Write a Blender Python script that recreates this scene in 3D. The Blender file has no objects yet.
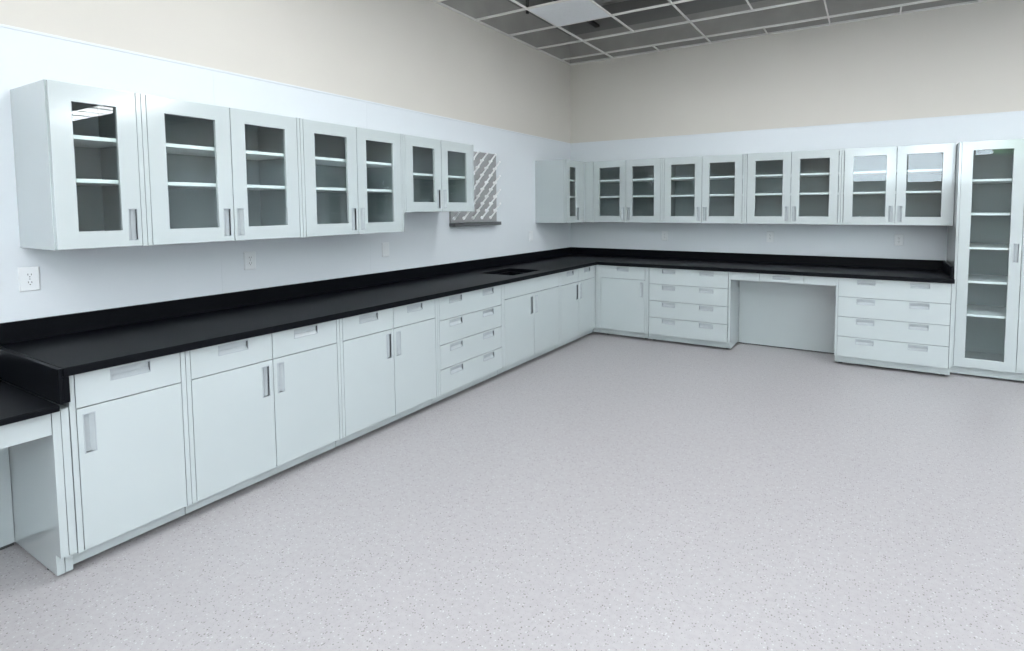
import bpy, bmesh, math, random
from mathutils import Matrix, Vector
random.seed(7)
SC = bpy.context.scene
COL = SC.collection
R = math.radians

# ------------------------------------------------------------ materials
def mat(name, color, rough=0.5, metal=0.0, spec=0.5, coat=0.0, coat_rough=0.1):
    m = bpy.data.materials.new(name); m.use_nodes = True
    b = m.node_tree.nodes['Principled BSDF']
    b.inputs['Base Color'].default_value = (*color, 1)
    b.inputs['Roughness'].default_value = rough
    b.inputs['Metallic'].default_value = metal
    b.inputs['Specular IOR Level'].default_value = spec
    b.inputs['Coat Weight'].default_value = coat
    b.inputs['Coat Roughness'].default_value = coat_rough
    return m

def noisy(m, scale=60, amount=0.04, bump=0.0, bscale=200):
    """slight procedural variation in colour and surface"""
    nt = m.node_tree; b = nt.nodes['Principled BSDF']
    c = b.inputs['Base Color'].default_value[:]
    tc = nt.nodes.new('ShaderNodeTexCoord')
    n = nt.nodes.new('ShaderNodeTexNoise'); n.inputs['Scale'].default_value = scale
    n.inputs['Detail'].default_value = 4
    nt.links.new(tc.outputs['Object'], n.inputs['Vector'])
    r = nt.nodes.new('ShaderNodeValToRGB')
    r.color_ramp.elements[0].position = .3; r.color_ramp.elements[1].position = .7
    r.color_ramp.elements[0].color = (*[x*(1-amount) for x in c[:3]], 1)
    r.color_ramp.elements[1].color = (*[min(1, x*(1+amount)) for x in c[:3]], 1)
    nt.links.new(n.outputs['Fac'], r.inputs['Fac'])
    nt.links.new(r.outputs['Color'], b.inputs['Base Color'])
    if bump:
        n2 = nt.nodes.new('ShaderNodeTexNoise'); n2.inputs['Scale'].default_value = bscale
        nt.links.new(tc.outputs['Object'], n2.inputs['Vector'])
        bp = nt.nodes.new('ShaderNodeBump'); bp.inputs['Strength'].default_value = bump
        bp.inputs['Distance'].default_value = .002
        nt.links.new(n2.outputs['Fac'], bp.inputs['Height'])
        nt.links.new(bp.outputs['Normal'], b.inputs['Normal'])
    return m

M = {}
M['paint'] = noisy(mat('cabinet_paint', (.375, .415, .422), .32, coat=1.0, coat_rough=.11), 3, .012)
M['paint'].node_tree.nodes['Principled BSDF'].inputs['Coat IOR'].default_value = 1.65
M['shelf'] = noisy(mat('shelf_paint', (.74, .78, .79), .35), 3, .01)
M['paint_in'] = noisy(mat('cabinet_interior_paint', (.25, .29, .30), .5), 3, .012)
M['pull'] = noisy(mat('pull_satin', (.34, .37, .385), .24), 20, .03)
M['epoxy'] = noisy(mat('black_epoxy_resin', (.003, .0035, .005), .40, spec=.07), 120, .25, .05, 500)
M['wall'] = noisy(mat('beige_wall_paint', (.56, .53, .49), .8, spec=.25), 1.5, .015, .08, 260)
M['panel'] = noisy(mat('white_wall_panel', (.60, .632, .665), .36, spec=.4), 2, .01)
M['gypsum_shade'] = noisy(mat('shaded_gypsum', (.34, .33, .31), .8), 3, .08)
M['plenum_shade'] = mat('plenum_shade_board', (.20, .20, .195), .8)  # shadow under the deck, put into the board colour
M['plate'] = mat('white_plastic', (.66, .68, .70), .3)
M['slot'] = mat('dark_slot', (.03, .03, .03), .6)
M['tbar'] = noisy(mat('white_painted_steel', (.74, .73, .70), .45), 10, .02)
M['deck'] = noisy(mat('grey_roof_deck', (.38, .38, .37), .7), 2, .15)
M['duct'] = noisy(mat('galvanised_duct', (.30, .31, .32), .4, metal=.7), 6, .2)
M['hanger'] = mat('black_iron', (.02, .02, .02), .6)
M['tile'] = noisy(mat('white_panel_tile', (.80, .82, .84), .6), 40, .02)
M['board'] = noisy(mat('grey_rack_board', (.30, .30, .305), .35, metal=.1), 15, .05)
M['peg'] = mat('white_peg_plastic', (.85, .86, .87), .3)
M['trough'] = mat('dark_grey_trough', (.12, .125, .13), .35, metal=.4)
M['rubber'] = mat('dark_rubber', (.03, .03, .03), .7)
M['aluminium'] = noisy(mat('window_aluminium', (.45, .46, .47), .35, metal=.7), 20, .04)
M['asphalt'] = noisy(mat('outdoor_paving', (.33, .33, .33), .9), 5, .1)
M['bark'] = noisy(mat('bark', (.10, .07, .05), .9), 20, .3)
M['wood'] = noisy(mat('grey_cart', (.28, .29, .30), .5), 20, .05)

def glass_mat(name, tint, ior=1.5, rough=0.0, boost=0.0):
    m = bpy.data.materials.new(name); m.use_nodes = True
    nt = m.node_tree; nt.nodes.remove(nt.nodes['Principled BSDF'])
    out = nt.nodes['Material Output']
    t = nt.nodes.new('ShaderNodeBsdfTransparent'); t.inputs['Color'].default_value = (*tint, 1)
    g = nt.nodes.new('ShaderNodeBsdfGlossy'); g.inputs['Roughness'].default_value = rough
    f = nt.nodes.new('ShaderNodeFresnel'); f.inputs['IOR'].default_value = ior
    mx = nt.nodes.new('ShaderNodeMixShader')
    ge = nt.nodes.new('ShaderNodeNewGeometry'); inv = nt.nodes.new('ShaderNodeMath'); inv.operation = 'SUBTRACT'
    inv.inputs[0].default_value = 1; nt.links.new(ge.outputs['Backfacing'], inv.inputs[1])
    mu = nt.nodes.new('ShaderNodeMath'); mu.operation = 'MULTIPLY'
    nt.links.new(f.outputs[0], mu.inputs[0]); nt.links.new(inv.outputs[0], mu.inputs[1])
    nt.links.new(mu.outputs[0], mx.inputs[0]); nt.links.new(t.outputs[0], mx.inputs[1])
    nt.links.new(g.outputs[0], mx.inputs[2]); nt.links.new(mx.outputs[0], out.inputs['Surface'])
    return m
M['glass'] = glass_mat('tinted_cabinet_glass', (.93, .955, .955), 1.62)
M['window_glass'] = glass_mat('clear_window_glass', (.97, .985, .985), 1.45)

def emit(name, color, strength):
    m = bpy.data.materials.new(name); m.use_nodes = True
    nt = m.node_tree; b = nt.nodes['Principled BSDF']
    b.inputs['Base Color'].default_value = (.8, .8, .8, 1)
    b.inputs['Emission Color'].default_value = (*color, 1)
    b.inputs['Emission Strength'].default_value = strength
    return m

def floor_mat():
    m = mat('speckled_vinyl', (.58, .57, .60), .36, spec=.4)
    nt = m.node_tree; b = nt.nodes['Principled BSDF']
    tc = nt.nodes.new('ShaderNodeTexCoord')
    def ramp(src, stops, interp='CONSTANT'):
        r = nt.nodes.new('ShaderNodeValToRGB'); r.color_ramp.interpolation = interp
        e = r.color_ramp.elements
        e[0].position, e[0].color = stops[0][0], (*stops[0][1], 1)
        e[1].position, e[1].color = stops[1][0], (*stops[1][1], 1)
        for p, c in stops[2:]:
            x = e.new(p); x.color = (*c, 1)
        nt.links.new(src, r.inputs['Fac']); return r
    def mix(fac, a, bb):
        x = nt.nodes.new('ShaderNodeMix'); x.data_type = 'RGBA'
        nt.links.new(fac, x.inputs[0])
        for i, v in ((6, a), (7, bb)):
            if isinstance(v, tuple): x.inputs[i].default_value = (*v, 1)
            else: nt.links.new(v, x.inputs[i])
        return x.outputs[2]
    n = nt.nodes.new('ShaderNodeTexNoise'); n.inputs['Scale'].default_value = 38; n.inputs['Detail'].default_value = 3
    nt.links.new(tc.outputs['Object'], n.inputs['Vector'])
    base = ramp(n.outputs['Fac'], [(.38, (.318, .303, .312)), (.62, (.340, .325, .334))], 'LINEAR').outputs['Color']
    col = base
    for scale, thr, keep, c in ((95, .30, .22, (.19, .175, .18)), (80, .26, .26, (.425, .425, .44)), (170, .34, .25, (.28, .262, .268)), (70, .21, .10, (.13, .11, .105))):
        v = nt.nodes.new('ShaderNodeTexVoronoi'); v.inputs['Scale'].default_value = scale
        v.inputs['Randomness'].default_value = 1
        mp = nt.nodes.new('ShaderNodeMapping'); mp.inputs['Location'].default_value = (scale*.37, scale*.11, 0)
        nt.links.new(tc.outputs['Object'], mp.inputs['Vector']); nt.links.new(mp.outputs[0], v.inputs['Vector'])
        lt = nt.nodes.new('ShaderNodeMath'); lt.operation = 'LESS_THAN'; lt.inputs[1].default_value = thr
        nt.links.new(v.outputs['Distance'], lt.inputs[0])
        sp = nt.nodes.new('ShaderNodeSeparateColor'); nt.links.new(v.outputs['Color'], sp.inputs[0])
        l2 = nt.nodes.new('ShaderNodeMath'); l2.operation = 'LESS_THAN'; l2.inputs[1].default_value = keep
        nt.links.new(sp.outputs[0], l2.inputs[0])
        mu = nt.nodes.new('ShaderNodeMath'); mu.operation = 'MULTIPLY'
        nt.links.new(lt.outputs[0], mu.inputs[0]); nt.links.new(l2.outputs[0], mu.inputs[1])
        col = mix(mu.outputs[0], col, c)
    nt.links.new(col, b.inputs['Base Color'])
    return m
M['floor'] = floor_mat()

def leaf_mat():
    m = mat('tree_leaves', (.17, .33, .14), .6)
    return noisy(m, 8, .5)
M['leaf'] = leaf_mat()

# ------------------------------------------------------------ mesh helpers
def box(bm, x0, x1, y0, y1, z0, z1):
    v = [bm.verts.new(p) for p in ((x0,y0,z0),(x1,y0,z0),(x1,y1,z0),(x0,y1,z0),(x0,y0,z1),(x1,y0,z1),(x1,y1,z1),(x0,y1,z1))]
    for f in ((3,2,1,0),(4,5,6,7),(0,1,5,4),(1,2,6,5),(2,3,7,6),(3,0,4,7)):
        bm.faces.new([v[i] for i in f])

def slab(bm, us, ws, solid, a, b, axis):
    """plate made of grid cells (us x ws) kept where solid(i,j); thickness a..b along axis.
    axis 'y': u->x, w->z ; axis 'z': u->x, w->y ; axis 'x': u->y, w->z"""
    def P(u, w, t):
        return {'y': (u, t, w), 'z': (u, w, t), 'x': (t, u, w)}[axis]
    vs = {}
    def V(i, j, k):
        if (i, j, k) not in vs: vs[(i, j, k)] = bm.verts.new(P(us[i], ws[j], (a, b)[k]))
        return vs[(i, j, k)]
    n, m = len(us)-1, len(ws)-1
    S = lambda i, j: 0 <= i < n and 0 <= j < m and solid(i, j)
    for i in range(n):
        for j in range(m):
            if not S(i, j): continue
            bm.faces.new((V(i,j,0), V(i+1,j,0), V(i+1,j+1,0), V(i,j+1,0)))
            bm.faces.new((V(i,j+1,1), V(i+1,j+1,1), V(i+1,j,1), V(i,j,1)))
            for (di, dj, p, q) in ((-1,0,(i,j+1),(i,j)), (1,0,(i+1,j),(i+1,j+1)), (0,-1,(i,j),(i+1,j)), (0,1,(i+1,j+1),(i,j+1))):
                if not S(i+di, j+dj):
                    bm.faces.new((V(*p,0), V(*p,1), V(*q,1), V(*q,0)))

def plate_with_holes(bm, u0, u1, w0, w1, holes, a, b, axis='y'):
    us = sorted({u0, u1, *[h[0] for h in holes], *[h[1] for h in holes]})
    ws = sorted({w0, w1, *[h[2] for h in holes], *[h[3] for h in holes]})
    def solid(i, j):
        cu, cw = (us[i]+us[i+1])/2, (ws[j]+ws[j+1])/2
        return not any(h[0] < cu < h[1] and h[2] < cw < h[3] for h in holes)
    slab(bm, us, ws, solid, a, b, axis)

def cyl(bm, p, q, r0, r1=None, n=12):
    r1 = r0 if r1 is None else r1
    p, q = Vector(p), Vector(q); d = (q-p).normalized()
    s = Vector((0,0,1)) if abs(d.z) < .9 else Vector((1,0,0))
    a = d.cross(s).normalized(); b = d.cross(a)
    A = [bm.verts.new(p + r0*(math.cos(t)*a+math.sin(t)*b)) for t in [2*math.pi*k/n for k in range(n)]]
    B = [bm.verts.new(q + r1*(math.cos(t)*a+math.sin(t)*b)) for t in [2*math.pi*k/n for k in range(n)]]
    for k in range(n): bm.faces.new((A[k], A[(k+1) % n], B[(k+1) % n], B[k]))
    bm.faces.new(A[::-1]); bm.faces.new(B)

def obj(name, bm, m, parent=None, bevel=0, smooth=False):
    bmesh.ops.recalc_face_normals(bm, faces=bm.faces)
    me = bpy.data.meshes.new(name); bm.to_mesh(me); bm.free()
    o = bpy.data.objects.new(name, me); COL.objects.link(o)
    me.materials.append(M[m] if isinstance(m, str) else m)
    if parent: o.parent = parent
    if smooth:
        for p in me.polygons: p.use_smooth = True
    if bevel:
        b = o.modifiers.new('bevel', 'BEVEL'); b.width = bevel; b.segments = 2
        b.limit_method = 'ANGLE'; b.angle_limit = R(40)
    return o

def tag(o, label, cat, group=None, kind=None):
    if label: o['label'] = label
    if cat: o['category'] = cat
    if group: o['group'] = group
    if kind: o['kind'] = kind
    return o

def thing(name, label, cat, loc, rotz=0, group=None):
    o = bpy.data.objects.new(name, None); COL.objects.link(o)
    o.empty_display_size = .1
    o.location = loc; o.rotation_euler = (0, 0, rotz)
    return tag(o, label, cat, group)

def struct(name, bm, m, parent=None, bevel=0):
    o = obj(name, bm, m, parent, bevel); o['kind'] = 'structure'; return o

# ------------------------------------------------------------ measurements (metres)
H = .914; HB = .8763; HS = 1.0163          # worktop top, underside, splash top
DF = .7743; DT = .699; DC = .8068          # cabinet front, toe kick, worktop edge
DU = .4485; UB = 1.3806; UT = 2.1548       # wall cabinets
PW = 2.465; CZ = 3.535                    # white panelling top, ceiling grid
ST = .021                                  # side panel thickness
XR, YF = 13.5, -11.0                        # far right wall, wall behind the camera
DECK = 4.25

# ------------------------------------------------------------ the setting
bm = bmesh.new(); box(bm, -.15, XR+.15, YF-.15, .15, -.1, 0); struct('floor', bm, 'floor')
bm = bmesh.new(); box(bm, -.15, 0, YF-.15, .15, 0, CZ); wl = struct('wall_left', bm, 'wall')
bm = bmesh.new(); box(bm, 0, XR+.15, 0, .15, 0, CZ); wb = struct('wall_back', bm, 'wall')
# bare board above the ceiling line; plenum shade put into its two greys
for a, b, m_ in ((CZ, 3.93, 'gypsum_shade'), (3.93, DECK, 'plenum_shade')):
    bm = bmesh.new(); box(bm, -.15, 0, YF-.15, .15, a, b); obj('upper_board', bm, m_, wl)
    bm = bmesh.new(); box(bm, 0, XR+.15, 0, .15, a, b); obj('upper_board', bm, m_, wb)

# white panelling: sheets 1.22 m wide with hairline joints and a top trim
def panelling(a, b, first, flip):
    bm = bmesh.new()
    cuts = [a]; c = first
    while c < b-.05:
        if c > a+.05: cuts.append(c)
        c += 1.22
    cuts.append(b)
    for p, q in zip(cuts[:-1], cuts[1:]):
        if flip: box(bm, 0, .006, p+.0002, q-.0002, 0, PW-.012)
        else: box(bm, p+.0002, q-.0002, -.006, 0, 0, PW-.012)
    return bm
obj('wall_panelling', panelling(YF, -.006, YF+1.35, True), 'panel', wl)
obj('wall_panelling', panelling(.006, XR, .126, False), 'panel', wb)
bm = bmesh.new(); box(bm, 0, .010, YF, 0, PW-.014, PW); obj('panel_trim', bm, 'panel', wl, .002)
bm = bmesh.new(); box(bm, .01, XR, -.010, 0, PW-.014, PW); obj('panel_trim', bm, 'panel', wb, .002)

# wall behind the camera and the right-hand wall, with windows
FW = [(3.15, 4.2, 2.2, 3.05), (4.4, 5.7, 2.15, 3.25), (5.75, 8.6, 2.75, 3.25), (9.0, 13.0, .5, 3.1)]  # the widest window is unseen, added to bring in more daylight
RWIN = [(-9.8, -7.4, .9, 2.7)]
bm = bmesh.new(); plate_with_holes(bm, 0, XR, 0, DECK, FW, YF, YF-.15, 'y'); struct('wall_front', bm, 'wall')
bm = bmesh.new(); plate_with_holes(bm, YF, 0, 0, DECK, RWIN, XR, XR+.15, 'x'); struct('wall_right', bm, 'wall')
wn = 0
for u0, u1, z0, z1 in FW:
    wn += 1
    bm = bmesh.new(); plate_with_holes(bm, u0, u1, z0, z1, [(u0+.05, u1-.05, z0+.05, z1-.05)] if u0 < 5.7 else [(u0+.05, (u0+u1)/2-.02, z0+.05, z1-.05), ((u0+u1)/2+.02, u1-.05, z0+.05, z1-.05)], YF-.04, YF-.10, 'y')
    w = struct('window_%d' % wn, bm, 'aluminium')
    bm = bmesh.new(); box(bm, u0+.04, u1-.04, YF-.072, YF-.066, z0+.04, z1-.04); obj('window_glass', bm, 'window_glass', w)
for u0, u1, z0, z1 in RWIN:
    wn += 1
    bm = bmesh.new(); plate_with_holes(bm, u0, u1, z0, z1, [(u0+.05, (u0+u1)/2-.02, z0+.05, z1-.05), ((u0+u1)/2+.02, u1-.05, z0+.05, z1-.05)], XR+.04, XR+.10, 'x')
    w = struct('window_%d' % wn, bm, 'aluminium')
    bm = bmesh.new(); box(bm, XR+.066, XR+.072, u0+.04, u1-.04, z0+.04, z1-.04); obj('window_glass', bm, 'window_glass', w)

# roof deck: ribbed sheet steel
bm = bmesh.new()
prof = []; y = YF-.15; k = 0
while y < .15:
    prof += [(y, DECK), (y+.09, DECK), (y+.105, DECK+.05), (y+.165, DECK+.05)]; y += .18
A = [bm.verts.new((-.15, p[0], p[1])) for p in prof]; B = [bm.verts.new((XR+.15, p[0], p[1])) for p in prof]
for i in range(len(prof)-1): bm.faces.new((A[i], A[i+1], B[i+1], B[i]))
dk = struct('ceiling', bm, 'deck'); s = dk.modifiers.new('solid', 'SOLIDIFY'); s.thickness = .02; s.offset = 1

# suspended grid (inverted T bars)
XG = [.65+.644*i for i in range(20)]; YG = [-.27-.603*i for i in range(18)]
bm = bmesh.new()
def tee_x(y, x0, x1):      # bar running along x
    box(bm, x0, x1, y-.0075, y+.0075, CZ, CZ+.002); box(bm, x0, x1, y-.001, y+.001, CZ+.002, CZ+.022)
def tee_y(x, y0, y1, dz=0):
    box(bm, x-.0075, x+.0075, y0, y1, CZ-.0005, CZ+.0015); box(bm, x-.001, x+.001, y0, y1, CZ+.002, CZ+.022)
for y in YG: tee_x(y, 0, XR)
for i, x in enumerate(XG):
    ys = [0]+YG+[YF]
    for a, b in zip(ys[:-1], ys[1:]):
        if i % 2 == 1 and abs(a-YG[0]) < 1e-6: continue     # long cells in the second row
        tee_y(x, b, a)
box(bm, 0, .022, YF, 0, CZ-.001, CZ+.001); box(bm, 0, .001, YF, 0, CZ, CZ+.025)
box(bm, 0, XR, -.022, 0, CZ-.001, CZ+.001); box(bm, 0, XR, -.001, 0, CZ, CZ+.025)
grid = struct('trim_1', bm, 'tbar')

# blank white panel lying in the grid
bm = bmesh.new(); box(bm, XG[0]+.004, XG[1]-.004, YG[3]+.004, YG[2]-.004, CZ+.0022, CZ+.016)
tag(obj('ceiling_panel', bm, 'tile', None, .001), 'flat white square panel lying in the open ceiling grid', 'ceiling panel')

# services above the grid
t = thing('air_duct', 'grey sheet metal air duct running above the open ceiling grid near the back wall', 'duct', (0, 0, 0))
bm = bmesh.new(); box(bm, .9, 7.5, -1.55, -1.05, 3.86, 4.14); obj('duct_body', bm, 'duct', t, .006)
for k in range(6):
    bm = bmesh.new()
    plate_with_holes(bm, -1.575, -1.025, 3.835, 4.165, [(-1.549, -1.051, 3.861, 4.139)], 1.4+k*1.15, 1.43+k*1.15, 'x')
    obj('duct_flange', bm, 'duct', t)
for k in range(4):
    bm = bmesh.new(); x = 1.7+k*1.9
    cyl(bm, (x, -1.03, 3.84), (x, -1.03, DECK), .004, n=6); cyl(bm, (x, -1.57, 3.84), (x, -1.57, DECK), .004, n=6)
    box(bm, x-.012, x+.012, -1.58, -1.02, 3.828, 3.834); obj('duct_hanger', bm, 'hanger', t)
def joist(x):
    j = thing('roof_joist', None, None, (x, 0, 0))
    bm = bmesh.new()
    box(bm, -.04, .04, YF, 0, 4.2, 4.245); obj('top_chord', bm, 'hanger', j)
    bm = bmesh.new(); box(bm, -.03, .03, YF, 0, 3.98, 4.01); obj('bottom_chord', bm, 'hanger', j)
    bm = bmesh.new(); y = -.1; up = True
    while y > YF+.3:
        cyl(bm, (0, y, 4.0 if up else 4.21), (0, y-.25, 4.21 if up else 4.0), .009, n=6); y -= .25; up = not up
    obj('web', bm, 'hanger', j)
    return j
tag(joist(.42), 'dark open web steel joist above the ceiling grid beside the left wall', 'joist', None)
tag(joist(8.2), 'dark open web steel joist above the ceiling far to the right', 'joist', None)
t = thing('pipe_run', 'black pipe with a short hanging stub above the ceiling grid', 'pipe', (0, 0, 0))
bm = bmesh.new(); cyl(bm, (.52, -2.6, 3.80), (8, -2.6, 3.80), .03); obj('pipe', bm, 'hanger', t, smooth=False)
bm = bmesh.new(); cyl(bm, (.46, -1.78, 3.62), (.46, -1.78, 4.0), .016); obj('drop', bm, 'hanger', t)
bm = bmesh.new(); cyl(bm, (.46, -1.78, 3.98), (.46, -2.6, 3.98), .016); cyl(bm, (.46, -2.6, 3.98), (.55, -2.6, 3.80), .016); obj('branch', bm, 'hanger', t)
t = thing('cable_tray', 'slim grey conduit bank running along the room above the ceiling grid', 'conduit', (0, 0, 0))
for k in range(4):
    bm = bmesh.new(); cyl(bm, (1.0, -1.85-k*.09, 3.98+.01*(k % 2)), (9, -1.85-k*.09, 3.98+.01*(k % 2)), .018, n=8); obj('conduit', bm, 'duct', t)

# ceiling lights set in the grid, all outside the picture, several added as fill light
LS = 26
em = emit('light_diffuser_glow', (.93, .975, 1.0), LS)
def ceiling_light(i, j, label):
    x0, x1 = XG[i], XG[i+2]; y1, y0 = YG[j], YG[j+1]
    t = thing('ceiling_light', label, 'ceiling light', ((x0+x1)/2, (y0+y1)/2, CZ), 0, 'recessed ceiling lights outside the frame')
    w, d = (x1-x0)/2-.014, (y1-y0)/2-.014
    bm = bmesh.new(); plate_with_holes(bm, -w, w, -d, d, [(-w+.03, w-.03, -d+.03, d-.03)], .002, .08, 'z'); obj('housing', bm, 'tile', t)
    bm = bmesh.new(); box(bm, -w+.031, w-.031, -d+.031, d-.031, .01, .02); obj('diffuser', bm, em, t)
for i, j in [(2, 3), (6, 3), (11, 2), (13, 2), (15, 2), (17, 2)]+[(i, 7) for i in (1, 9, 14)]+[(i, 12) for i in (1, 5, 9, 13)]+[(i, 16) for i in (3, 7, 11)]+[(3, 10), (7, 10)]:
    ceiling_light(i, j, 'lit white recessed troffer, unseen, placed in the ceiling grid to light the room')

# ------------------------------------------------------------ cabinet parts
def cup(name, parent, u0, u1, z0, z1, y, mode, depth=.013):
    """recessed pull: flange plus pocket that slopes from deep to shallow.
    mode 'top': deep along the top edge, 'left'/'right': deep at that side. y is the front face (local -y is out)"""
    bm = bmesh.new()
    f = .004; e = .0018
    plate_with_holes(bm, u0-f, u1+f, z0-f, z1+f, [(u0, u1, z0, z1)], y-e, y+.001, 'y')
    prof = [(0, 0), (0, depth), (.58, depth), (1, .001)]        # (share of the way from the deep edge, depth)
    def P(t, d, e):
        if mode == 'top': return ((u0, u1)[e], y+d, z1-(z1-z0)*t)
        u = u0+(u1-u0)*t if mode == 'left' else u1-(u1-u0)*t
        return (u, y+d, (z0, z1)[e])
    A = [bm.verts.new(P(t, d, 0)) for t, d in prof]; B = [bm.verts.new(P(t, d, 1)) for t, d in prof]
    for k in range(3): bm.faces.new((A[k], A[k+1], B[k+1], B[k]))
    bm.faces.new(A); bm.faces.new(B)
    A = [bm.verts.new(P(t, d+.0015 if d > .01 else d, 0)) for t, d in prof]; B = [bm.verts.new(P(t, d+.0015 if d > .01 else d, 1)) for t, d in prof]
    for k in range(1, 3): bm.faces.new((B[k], B[k+1], A[k+1], A[k]))
    return obj(name, bm, 'pull', parent)

G = .0022                                   # half gap between fronts
def drawer_front(parent, u0, u1, z0, z1, D, pulls, pw=.148, ph=.046, name='drawer', off=.016):
    holes = [(p-pw/2, p+pw/2, z1-off-ph, z1-off) for p in pulls]
    bm = bmesh.new(); plate_with_holes(bm, u0+G, u1-G, z0+G, z1-G, holes, -D, -D+.019, 'y')
    o = obj(name, bm, 'paint', parent, .0012)
    for h in holes: cup('handle', o, *h, -D, 'top')
    return o

def solid_door(parent, u0, u1, z0, z1, D, side, hz0, hz1, hw=.036):
    """side: where the free edge (and the pull) is"""
    h = (u0+.026, u0+.026+hw, hz0, hz1) if side == 'left' else (u1-.026-hw, u1-.026, hz0, hz1)
    bm = bmesh.new(); plate_with_holes(bm, u0+G, u1-G, z0+G, z1-G, [h], -D, -D+.019, 'y')
    o = obj('door', bm, 'paint', parent, .0012)
    cup('handle', o, *h, -D, side); return o

def glass_door(parent, u0, u1, z0, z1, D, side, hz0, hz1, stile=.084, top=.085, bot=.083, hw=.033):
    g = (u0+stile, u1-stile, z0+bot, z1-top)
    h = (u0+.022, u0+.022+hw, hz0, hz1) if side == 'left' else (u1-.022-hw, u1-.022, hz0, hz1)
    bm = bmesh.new(); plate_with_holes(bm, u0+G, u1-G, z0+G, z1-G, [g, h], -D, -D+.019, 'y')
    o = obj('door', bm, 'paint', parent, .0012)
    bm = bmesh.new(); box(bm, g[0]-.01, g[1]+.01, -D+.0195, -D+.0235, g[2]-.01, g[3]+.01)
    obj('glass_pane', bm, 'glass', o)
    cup('handle', o, *h, -D, side); return o

# local frame: x along the run, -y out of the wall, z up
def root(name, label, cat, wing, u0, group=None):
    if wing == 'left': return thing(name, label, cat, (.006, u0, 0), R(90), group)
    return thing(name, label, cat, (u0, -.006, 0), 0, group)
OFF = .006                                  # panelling thickness: depths are measured from the wall

def base_case(t, w, D=DF, DTk=DT, z1=HB, toe=.095, lift=.021, tl=0, tr=0):
    D -= OFF; DTk -= OFF
    bm = bmesh.new()
    for a, b in ((0, ST), (w-ST, w)):
        # side panel with toe notch
        pts = [(0, lift), (-DTk, lift), (-DTk, toe), (-D, toe), (-D, z1-.001), (0, z1-.001)]
        A = [bm.verts.new((a+.0006, p[0], p[1])) for p in pts]; B = [bm.verts.new((b-.0006, p[0], p[1])) for p in pts]
        bm.faces.new(A); bm.faces.new(B[::-1])
        for i in range(6): bm.faces.new((A[i], B[i], B[(i+1) % 6], A[(i+1) % 6]))
    box(bm, ST, w-ST, -D+.021, 0, toe, toe+.018)
    box(bm, ST, w-ST, -.018, 0, toe+.018, z1-.001)
    box(bm, ST, w-ST, -D+.021, -D+.04, toe+.018, toe+.05)
    box(bm, ST, w-ST, -D+.021, -D+.04, z1-.03, z1-.001)
    obj('cabinet_body', bm, 'paint', t, .001)
    bm = bmesh.new(); box(bm, .0015-tl, w-.0015+tr, -DTk-.003, -DTk+.012, lift, toe-.0005); obj('toe_kick', bm, 'paint', t, .0008)
    for x, y in ((.05, -DTk+.06), (w-.05, -DTk+.06), (.05, -.06), (w-.05, -.06)):
        bm = bmesh.new(); cyl(bm, (x, y, 0), (x, y, .010), .022); cyl(bm, (x, y, .012), (x, y, toe), .008)
        obj('leveling_foot', bm, 'rubber', t)

def rails(t, zs, w, D):
    D -= OFF
    for z in zs:
        bm = bmesh.new(); box(bm, ST, w-ST, -D+.021, -D+.035, z-.012, z+.012); obj('rail', bm, 'paint_in', t)

ZD = .721; HZ = (.521, .688)
BG = 'lower cabinets along the walls'
def base_unit(wing, u0, u1, label, kind, **k):
    t = root('base_cabinet', label, 'cabinet', wing, u0)
    w = u1-u0; d0, d1 = k.get('d0', ST), w-k.get('d1', ST); D = DF-OFF
    base_case(t, w, tl=k.get('tl', 0), tr=k.get('tr', 0))
    mid = (d0+d1)/2; top = HB-.002; bot = .095
    if kind == 'drawers':
        L = [top, .687, .491, .296, bot]
        rails(t, L[1:4], w, DF)
        for a, b in zip(L[1:], L[:-1]): drawer_front(t, d0, d1, a, b, D, [mid-.215, mid+.215])
    else:
        rails(t, [ZD], w, DF)
        if kind == 'single':
            drawer_front(t, d0, d1, ZD, top, D, [mid])
            solid_door(t, d0, d1, bot, ZD, D, k['side'], *HZ)
        elif kind == 'double':
            drawer_front(t, d0, mid, ZD, top, D, [(d0+mid)/2]); drawer_front(t, mid, d1, ZD, top, D, [(d1+mid)/2])
            solid_door(t, d0, mid, bot, ZD, D, 'right', *HZ); solid_door(t, mid, d1, bot, ZD, D, 'left', *HZ)
        elif kind == 'sink':
            bm = bmesh.new(); box(bm, d0+G, d1-G, -D, -D+.019, ZD+.004+G, top-G); obj('false_front', bm, 'paint', t, .0012)
            solid_door(t, d0, mid, bot, ZD+.004, D, 'right', *HZ); solid_door(t, mid, d1, bot, ZD+.004, D, 'left', *HZ)
    return t

base_unit('left', -5.824, -5.3725, 'narrow white lower cabinet with one drawer and one door, nearest the left edge', 'single', side='left')
base_unit('left', -5.3715, -4.4765, 'white lower cabinet with two drawers over two doors, second from the near left end', 'double')
base_unit('left', -4.4755, -3.5825, 'white lower cabinet with two drawers over two doors, adjoining the left wall four-drawer cabinet', 'double')
base_unit('left', -3.5815, -2.7125, 'white lower cabinet with four wide drawers on the left wall', 'drawers')
base_unit('left', -2.7115, -1.661, 'white two-door lower cabinet with a plain front panel below the sink', 'sink')
base_unit('left', -1.660, -.797, 'white lower cabinet with two drawers over two doors in the corner right of the sink', 'double', d1=.012, tr=.090)
base_unit('back', .829, 1.4305, 'white one-drawer one-door lower cabinet on the back wall next to the corner', 'single', side='right', d0=.014, tl=.124)
base_unit('back', 1.4315, 2.380, 'white four-drawer lower cabinet on the back wall left of the knee space', 'drawers', d0=.025, d1=.025)
base_unit('back', 3.390, 4.334, 'white four-drawer lower cabinet on the back wall between the knee space and the tall cabinet', 'drawers')

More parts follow.
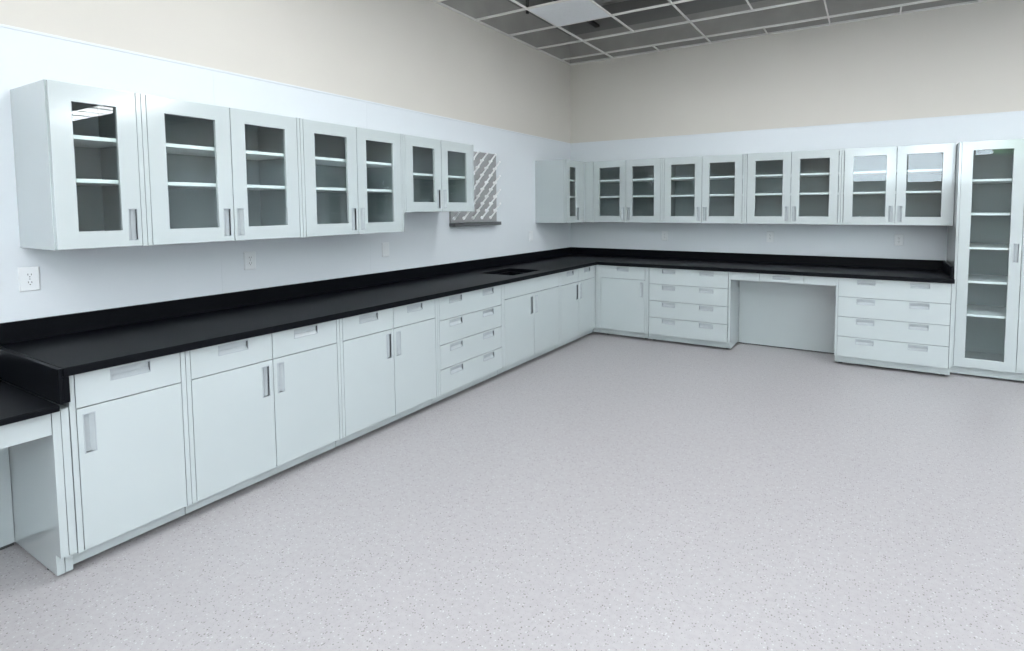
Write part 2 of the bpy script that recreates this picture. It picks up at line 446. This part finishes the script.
# corner filler
bm = bmesh.new(); box(bm, DF-.02, .8285, -.7935+.0195, -.7545, .0955, HB-.001); 
tag(obj('filler_panel', bm, 'paint', None, .001), 'narrow white filler strip in the inside corner between the lower cabinet runs', 'filler panel')

# ---- knee space on the back wall
t = root('built_in_desk', 'white open knee space with a shallow centre drawer on the back wall', 'desk', 'back', 2.381)
w = 3.389-2.381; D = DF-OFF
bm = bmesh.new(); box(bm, 0, .2915-G, -D, -D+.019, .789, HB-.001); obj('apron', bm, 'paint', t, .0012)
bm = bmesh.new(); box(bm, .719+G, w, -D, -D+.019, .789, HB-.001); obj('apron', bm, 'paint', t, .0012)
drawer_front(t, .2915, .719, .789, HB-.002, D, [.5055], pw=.16, ph=.034, off=.02)
bm = bmesh.new(); box(bm, .2915+.01, .719-.01, -D+.021, -.33, .80, HB-.01); obj('drawer_box', bm, 'paint_in', t)
bm = bmesh.new(); box(bm, 0, w, -.322, -.304, .012, HB-.001); obj('back_panel', bm, 'paint', t, .001)
bm = bmesh.new(); box(bm, .002, w-.002, -.318, -.308, 0, .012); obj('base_strip', bm, 'rubber', t)

# ---- low desk at the near left end
t = thing('built_in_desk', 'low white desk with black top at the left edge, a step below the worktop', 'desk', (.006, -5.826, 0), R(90))
# local x runs along +y world; the desk lies at negative x
for a, b in ((-.0265, -.001), (-.0555, -.0285)):
    bm = bmesh.new()
    pts = [(-.0008, .012), (-.716, .012), (-.716, .105), (-D, .105), (-D, .737), (-.0008, .737)]
    A = [bm.verts.new((a, p[0], p[1])) for p in pts]; B = [bm.verts.new((b, p[0], p[1])) for p in pts]
    bm.faces.new(A); bm.faces.new(B[::-1])
    for i in range(6): bm.faces.new((A[i], B[i], B[(i+1) % 6], A[(i+1) % 6]))
    obj('side_panel', bm, 'paint', t, .001)
    for y in (-.1, -.6):
        bm = bmesh.new(); cyl(bm, ((a+b)/2, y, 0), ((a+b)/2, y, .013), .011); obj('leveling_foot', bm, 'rubber', t)
bm = bmesh.new(); box(bm, -1.5, -.0585, -D, -D+.019, .640, .737); obj('apron', bm, 'paint', t, .0012)
bm = bmesh.new(); box(bm, -1.5, -.057, -.235, -.217, .014, .737); obj('back_panel', bm, 'paint', t, .001)
bm = bmesh.new(); box(bm, -1.498, -.06, -.231, -.221, 0, .014); obj('base_strip', bm, 'rubber', t)
bm = bmesh.new(); box(bm, -1.53, -1.502, -D, -.0008, 0, .737); obj('side_panel', bm, 'paint', t, .001)
bm = bmesh.new(); box(bm, -1.534, -.0375, -DC+OFF, -.0007, .738, .764); obj('desk_top', bm, 'epoxy', t, .004)
bm = bmesh.new(); box(bm, -1.534, -.0375, -.0205, -.0008, .7642, .866); obj('backsplash', bm, 'epoxy', t, .002)

# ---- worktop, one L-shaped slab with sink cut-out
SX0, SX1, SY0, SY1 = .27, .67, -2.40, -1.89
t = thing('worktop', 'long black L-shaped epoxy worktop with backsplash on the white lower cabinets', 'worktop', (0, 0, H))
XE = 4.331
us = [.0066, SX0, SX1, DC, XE]; ws = [-5.846, SY0, SY1, -DC, -.0066]
bm = bmesh.new()
slab(bm, us, ws, lambda i, j: (i < 3 or j == 3) and not (i == 1 and j == 1), HB-H, 0, 'z')
obj('slab', bm, 'epoxy', t, .004)
bm = bmesh.new(); box(bm, .0067, .0265, -5.846, -.0067, .0002, HS-H); obj('backsplash', bm, 'epoxy', t, .002)
bm = bmesh.new(); box(bm, .027, XE-.0205, -.0265, -.0067, .0002, HS-H); obj('backsplash', bm, 'epoxy', t, .002)
bm = bmesh.new(); box(bm, XE-.02, XE, -.66, -.0067, .0002, HS-H); obj('end_splash', bm, 'epoxy', t, .002)
bm = bmesh.new(); box(bm, .0075, DC-.004, -5.8625, -5.8475, .765-H, -.002); obj('step_panel', bm, 'epoxy', t, .002)
bm = bmesh.new(); box(bm, .0075, DC-.006, -5.8475, -5.826, .765-H, HB-H-.001); obj('step_panel_backing', bm, 'epoxy', t, .002)

t = thing('sink', 'black rectangular sink set into the left wall worktop', 'sink', ((SX0+SX1)/2, (SY0+SY1)/2, H))
a, b = (SX1-SX0)/2, (SY1-SY0)/2; zb = -.26; zt = HB-H-.0005
bm = bmesh.new()
plate_with_holes(bm, -a-.012, a+.012, -b-.012, b+.012, [(-a+.001, a-.001, -b+.001, b-.001)], zb, zt, 'z')
box(bm, -a-.012, a+.012, -b-.012, b+.012, zb-.012, zb)
obj('basin', bm, 'epoxy', t, .002)
bm = bmesh.new(); cyl(bm, (0, 0, zb), (0, 0, zb+.003), .05, n=24); cyl(bm, (0, 0, zb+.003), (0, 0, zb+.05), .022, .02, n=16); obj('standpipe', bm, 'trough', t)

# ------------------------------------------------------------ wall cabinets
def wall_unit(wing, u0, u1, label, doors, z0=UB, shelves=(1.705, 1.910), d0=ST, d1=ST, mid=None, fill=None):
    t = root('wall_cabinet', label, 'cabinet', wing, u0)
    w = u1-u0; D = DU-OFF; z1 = UT
    bm = bmesh.new()
    yf = -D+.0212 if d0 < .015 else -D      # full overlay door on the near side
    box(bm, .0006, ST, yf, 0, z0, z1); box(bm, w-ST, w-.0006, -D, 0, z0, z1)
    box(bm, ST, w-ST, -D+.021, 0, z0+.0005, z0+.021); box(bm, ST, w-ST, -D+.021, 0, z1-.021, z1-.0005)
    box(bm, ST, w-ST, -.014, 0, z0+.021, z1-.021)
    if d0 > ST+.01: box(bm, ST, d0-.001, -D, -D+.02, z0, z1)
    if d1 > ST+.01: box(bm, w-d1+.001, w-ST, -D, -D+.02, z0, z1)
    o = obj('cabinet_body', bm, 'paint', t, .001)
    bm = bmesh.new(); box(bm, ST, w-ST, -.0165, -.0142, z0+.0215, z1-.0215)
    box(bm, ST+.0002, ST+.0015, -D+.022, -.0166, z0+.0215, z1-.0215); box(bm, w-ST-.0015, w-ST-.0002, -D+.022, -.0166, z0+.0215, z1-.0215)
    box(bm, ST+.0016, w-ST-.0016, -D+.022, -.0166, z1-.0225, z1-.0215)
    obj('interior_lining', bm, 'paint_in', t)
    for z in shelves:
        bm = bmesh.new(); box(bm, ST+.002, w-ST-.002, -D+.035, -.017, z-.0095, z+.0095); obj('shelf', bm, 'shelf', t, .001)
    a, b = d0, w-d1; h = (z0+.034, z0+.188)
    if doors == 2:
        m = (a+b)/2
        glass_door(t, a, m, z0, z1, D, 'right', *h); glass_door(t, m, b, z0, z1, D, 'left', *h)
    else:
        glass_door(t, a, b, z0, z1, D, 'right', *h)
    return t

wall_unit('left', -5.733, -5.3675, 'narrow white wall cabinet with a single glass door at the near left end', 1, d0=.0035)
wall_unit('left', -5.3665, -4.4795, 'white wall cabinet with two glass doors, right of the narrow single-door one', 2)
wall_unit('left', -4.4785, -3.5845, 'full-height white wall cabinet with two glass doors, touching the shorter cabinet', 2)
wall_unit('left', -3.5835, -2.700, 'short white wall cabinet with two glass doors, overlapping the peg rack in view', 2, 1.5366, (1.850,))
wall_unit('left', -.935, -DU-.001, 'white wall cabinet in the room corner, one narrow glass door and a blank end panel', 1, d0=.012, d1=.14)
wall_unit('back', DU+.001+.0, 1.4945, 'white two-door glass wall cabinet on the back wall beside the corner', 2, d0=.128)
wall_unit('back', 1.4955, 2.4445, 'white two-door glass wall cabinet, second from the corner on the back wall', 2, d0=.022, d1=.024)
wall_unit('back', 2.4455, 3.3935, 'white two-door glass wall cabinet above the knee space on the back wall', 2, d0=.024, d1=.024)
wall_unit('back', 3.3945, 4.340, 'white two-door glass wall cabinet next to the tall cabinet, reflecting bright windows', 2, d0=.024, d1=.015)

# ------------------------------------------------------------ tall cabinet
DTL = .6432
t = root('tall_cabinet', 'tall white storage cabinet with glass doors and shelves at the right edge', 'cabinet', 'back', 4.3425)
w = 5.28-4.3425; D = DTL-OFF; z1 = 2.1424
bm = bmesh.new()
for a, b in ((0, .0185), (w-.0185, w)):
    pts = [(0, .014), (-D+.075, .014), (-D+.075, .095), (-D, .095), (-D, z1), (0, z1)]
    A = [bm.verts.new((a, p[0], p[1])) for p in pts]; B = [bm.verts.new((b, p[0], p[1])) for p in pts]
    bm.faces.new(A); bm.faces.new(B[::-1])
    for i in range(6): bm.faces.new((A[i], B[i], B[(i+1) % 6], A[(i+1) % 6]))
box(bm, .0185, w-.0185, -D+.021, 0, .095, .115); box(bm, .0185, w-.0185, -D+.021, 0, z1-.021, z1-.0005)
box(bm, .0185, w-.0185, -.014, 0, .115, z1-.021)
obj('cabinet_body', bm, 'paint', t, .001)
bm = bmesh.new(); box(bm, .0015, w-.0015, -D+.072, -D+.085, .014, .0945); obj('toe_kick', bm, 'paint', t, .0008)
bm = bmesh.new(); box(bm, .0185, w-.0185, -.0165, -.0142, .116, z1-.0215)
box(bm, .0187, .020, -D+.022, -.0166, .116, z1-.0215); box(bm, w-.020, w-.0187, -D+.022, -.0166, .116, z1-.0215)
obj('interior_lining', bm, 'paint_in', t)
for z in (.575, .879, 1.187, 1.494, 1.796):
    bm = bmesh.new(); box(bm, .0205, w-.0205, -D+.035, -.017, z-.011, z+.009); obj('shelf', bm, 'shelf', t, .001)
for x, y in ((.05, -D+.13), (w-.05, -D+.13), (.05, -.06), (w-.05, -.06)):
    bm = bmesh.new(); cyl(bm, (x, y, 0), (x, y, .010), .022); cyl(bm, (x, y, .012), (x, y, .095), .008); obj('leveling_foot', bm, 'rubber', t)
m = w/2
glass_door(t, .0185, m, .095, z1, D, 'right', 1.075, 1.235, .085, .08, .088)
glass_door(t, m, w-.0185, .095, z1, D, 'left', 1.075, 1.235, .085, .08, .088)

# ------------------------------------------------------------ peg rack
t = thing('drying_rack', 'grey drying rack board with white pegs hanging on the white wall', 'drying rack', (.0095, -2.165, 1.42), R(90))
W2 = .385
bm = bmesh.new(); box(bm, -W2, W2, -.018, 0, 0, .745); obj('board', bm, 'board', t, .002)
nP = 0
for c in range(10):
    u = -W2+.045+c*.0755
    for r in range(5):
        z = .045+r*.152+(.076 if c % 2 else 0)
        if z > .70: continue
        bm = bmesh.new()
        cyl(bm, (u, -.018, z), (u, -.032, z+.002), .019, .015, 10)
        cyl(bm, (u, -.028, z+.002), (u, -.100, z+.074), .0095, .008, 8)
        cyl(bm, (u, -.100, z+.074), (u, -.108, z+.081), .012, .010, 8)
        obj('peg', bm, 'peg', t); nP += 1
bm = bmesh.new()
plate_with_holes(bm, -W2-.005, W2+.005, -.078, -.001, [(-W2+.003, W2-.003, -.072, -.008)], -.032, -.002, 'z')
box(bm, -W2-.005, W2+.005, -.078, -.001, -.038, -.032)
obj('drip_trough', bm, 'trough', t, .001)

# ------------------------------------------------------------ outlets and switch plates
def outlet(wing, u, z, label, kind='duplex'):
    t = thing('wall_outlet' if kind == 'duplex' else 'wall_plate', label, 'outlet' if kind == 'duplex' else 'wall plate',
              (.006, u, z) if wing == 'left' else (u, -.006, z), R(90) if wing == 'left' else 0)
    a, b = .041, .062
    bm = bmesh.new()
    o = [(-a, -b), (a, -b), (a, b), (-a, b)]; i = [(x*.87, y*.91) for x, y in o]
    A = [bm.verts.new((x, 0, y)) for x, y in o]; B = [bm.verts.new((x, -.003, y)) for x, y in o]; C = [bm.verts.new((x, -.0075, y)) for x, y in i]
    for P, Q in ((A, B), (B, C)):
        for k in range(4): bm.faces.new((P[k], P[(k+1) % 4], Q[(k+1) % 4], Q[k]))
    bm.faces.new(C); bm.faces.new(A[::-1])
    obj('cover_plate', bm, 'plate', t, .0008)
    if kind == 'duplex':
        for s in (-.0195, .0195):
            bm = bmesh.new()
            n = 20; P = []
            for k in range(n):
                an = 2*math.pi*k/n; P.append((max(-.0145, min(.0145, .0175*math.cos(an))), .0145*math.sin(an)+s))
            A = [bm.verts.new((x, -.0074, z_)) for x, z_ in P]; B = [bm.verts.new((x, -.009, z_)) for x, z_ in P]
            bm.faces.new(B); bm.faces.new(A[::-1])
            for k in range(n): bm.faces.new((A[k], A[(k+1) % n], B[(k+1) % n], B[k]))
            f = obj('socket', bm, 'plate', t)
            for x0, x1, za, zb_ in ((-.0078, -.0052, s-.001, s+.0085), (.0052, .0078, s-.001, s+.0075)):
                bm = bmesh.new(); box(bm, x0, x1, -.0094, -.0089, za, zb_); obj('slot', bm, 'slot', f)
            bm = bmesh.new(); cyl(bm, (0, -.0089, s-.008), (0, -.0094, s-.008), .0026, n=10); obj('ground_hole', bm, 'slot', f)
        bm = bmesh.new(); cyl(bm, (0, -.0074, 0), (0, -.0086, 0), .0032, n=10); obj('screw', bm, 'pull', t)
    else:
        bm = bmesh.new(); box(bm, -.0165, .0165, -.0095, -.0074, -.033, .033); obj('rocker', bm, 'plate', t, .001)
    return t
outlet('left', -5.707, 1.220, 'white double outlet on the near left wall beneath the narrow wall cabinet')
outlet('left', -4.583, 1.216, 'white double outlet on the left wall beneath the second wall cabinet')
outlet('left', -3.385, 1.210, 'white rocker plate on the left wall beneath the short wall cabinet', 'plate')
outlet('left', -1.045, 1.220, 'white rocker plate on the left wall near the room corner', 'plate')
outlet('back', 1.380, 1.205, 'white double outlet on the back wall closest to the corner')
outlet('back', 2.655, 1.218, 'white double outlet on the back wall above the knee space')
outlet('back', 3.928, 1.214, 'white double outlet on the back wall closest to the tall cabinet')

# ------------------------------------------------------------ outdoors (seen in the glass as reflections)
bm = bmesh.new(); box(bm, -30, 40, -45, -11.2, -.3, -.12); struct('ground', bm, 'asphalt')
def tree(x, y, h, r):
    t = thing('tree', 'leafy green tree outside the windows behind the camera', 'tree', (x, y, -.12), 0, 'trees outside')
    bm = bmesh.new(); cyl(bm, (0, 0, 0), (.1, 0, h*.6), .18, .1); obj('trunk', bm, 'bark', t)
    bm = bmesh.new()
    for k in range(9):
        c = Vector((random.uniform(-r, r)*.6, random.uniform(-r, r)*.6, h*.7+random.uniform(-r, r)*.6))
        bmesh.ops.create_icosphere(bm, subdivisions=3, radius=r*random.uniform(.45, .7), matrix=Matrix.Translation(c))
    for v in bm.verts: v.co += Vector([random.uniform(-.09, .09) for _ in range(3)])
    obj('crown', bm, 'leaf', t)
for x, y, h, r in ((8.7, -19, 4.6, 1.5), (12.4, -20, 5.2, 1.7), (17, -18, 5, 1.7)): tree(x, y, h, r)

# ------------------------------------------------------------ light
w = bpy.data.worlds.new('sky'); SC.world = w; w.use_nodes = True
nt = w.node_tree; bg = nt.nodes['Background']
bg.inputs['Color'].default_value = (.80, .91, 1.0, 1); bg.inputs['Strength'].default_value = 16.0

# ------------------------------------------------------------ camera
yaw, pitch, roll = .5238, -.0631, -.0046
F = Vector((-math.sin(yaw)*math.cos(pitch), math.cos(yaw)*math.cos(pitch), math.sin(pitch)))
Rv = F.cross(Vector((0, 0, 1))).normalized(); U = Rv.cross(F)
R2 = math.cos(roll)*Rv+math.sin(roll)*U; U2 = -math.sin(roll)*Rv+math.cos(roll)*U
cam = bpy.data.cameras.new('camera'); co = bpy.data.objects.new('camera', cam); COL.objects.link(co)
co.matrix_world = Matrix(((R2.x, U2.x, -F.x, 3.6806), (R2.y, U2.y, -F.y, -6.738), (R2.z, U2.z, -F.z, 1.5641), (0, 0, 0, 1)))
cam.sensor_width = 36; cam.sensor_fit = 'HORIZONTAL'; cam.lens = 544.648/1024*36
cam.shift_x = (512-557.718)/1024; cam.shift_y = (242.563-325.5)/1024
cam.clip_start = .05; cam.clip_end = 200
SC.camera = co
SC.view_settings.view_transform = 'Standard'; SC.view_settings.look = 'None'
SC.view_settings.exposure = -0.05; SC.view_settings.gamma = 1; SC.view_settings.use_curve_mapping = False
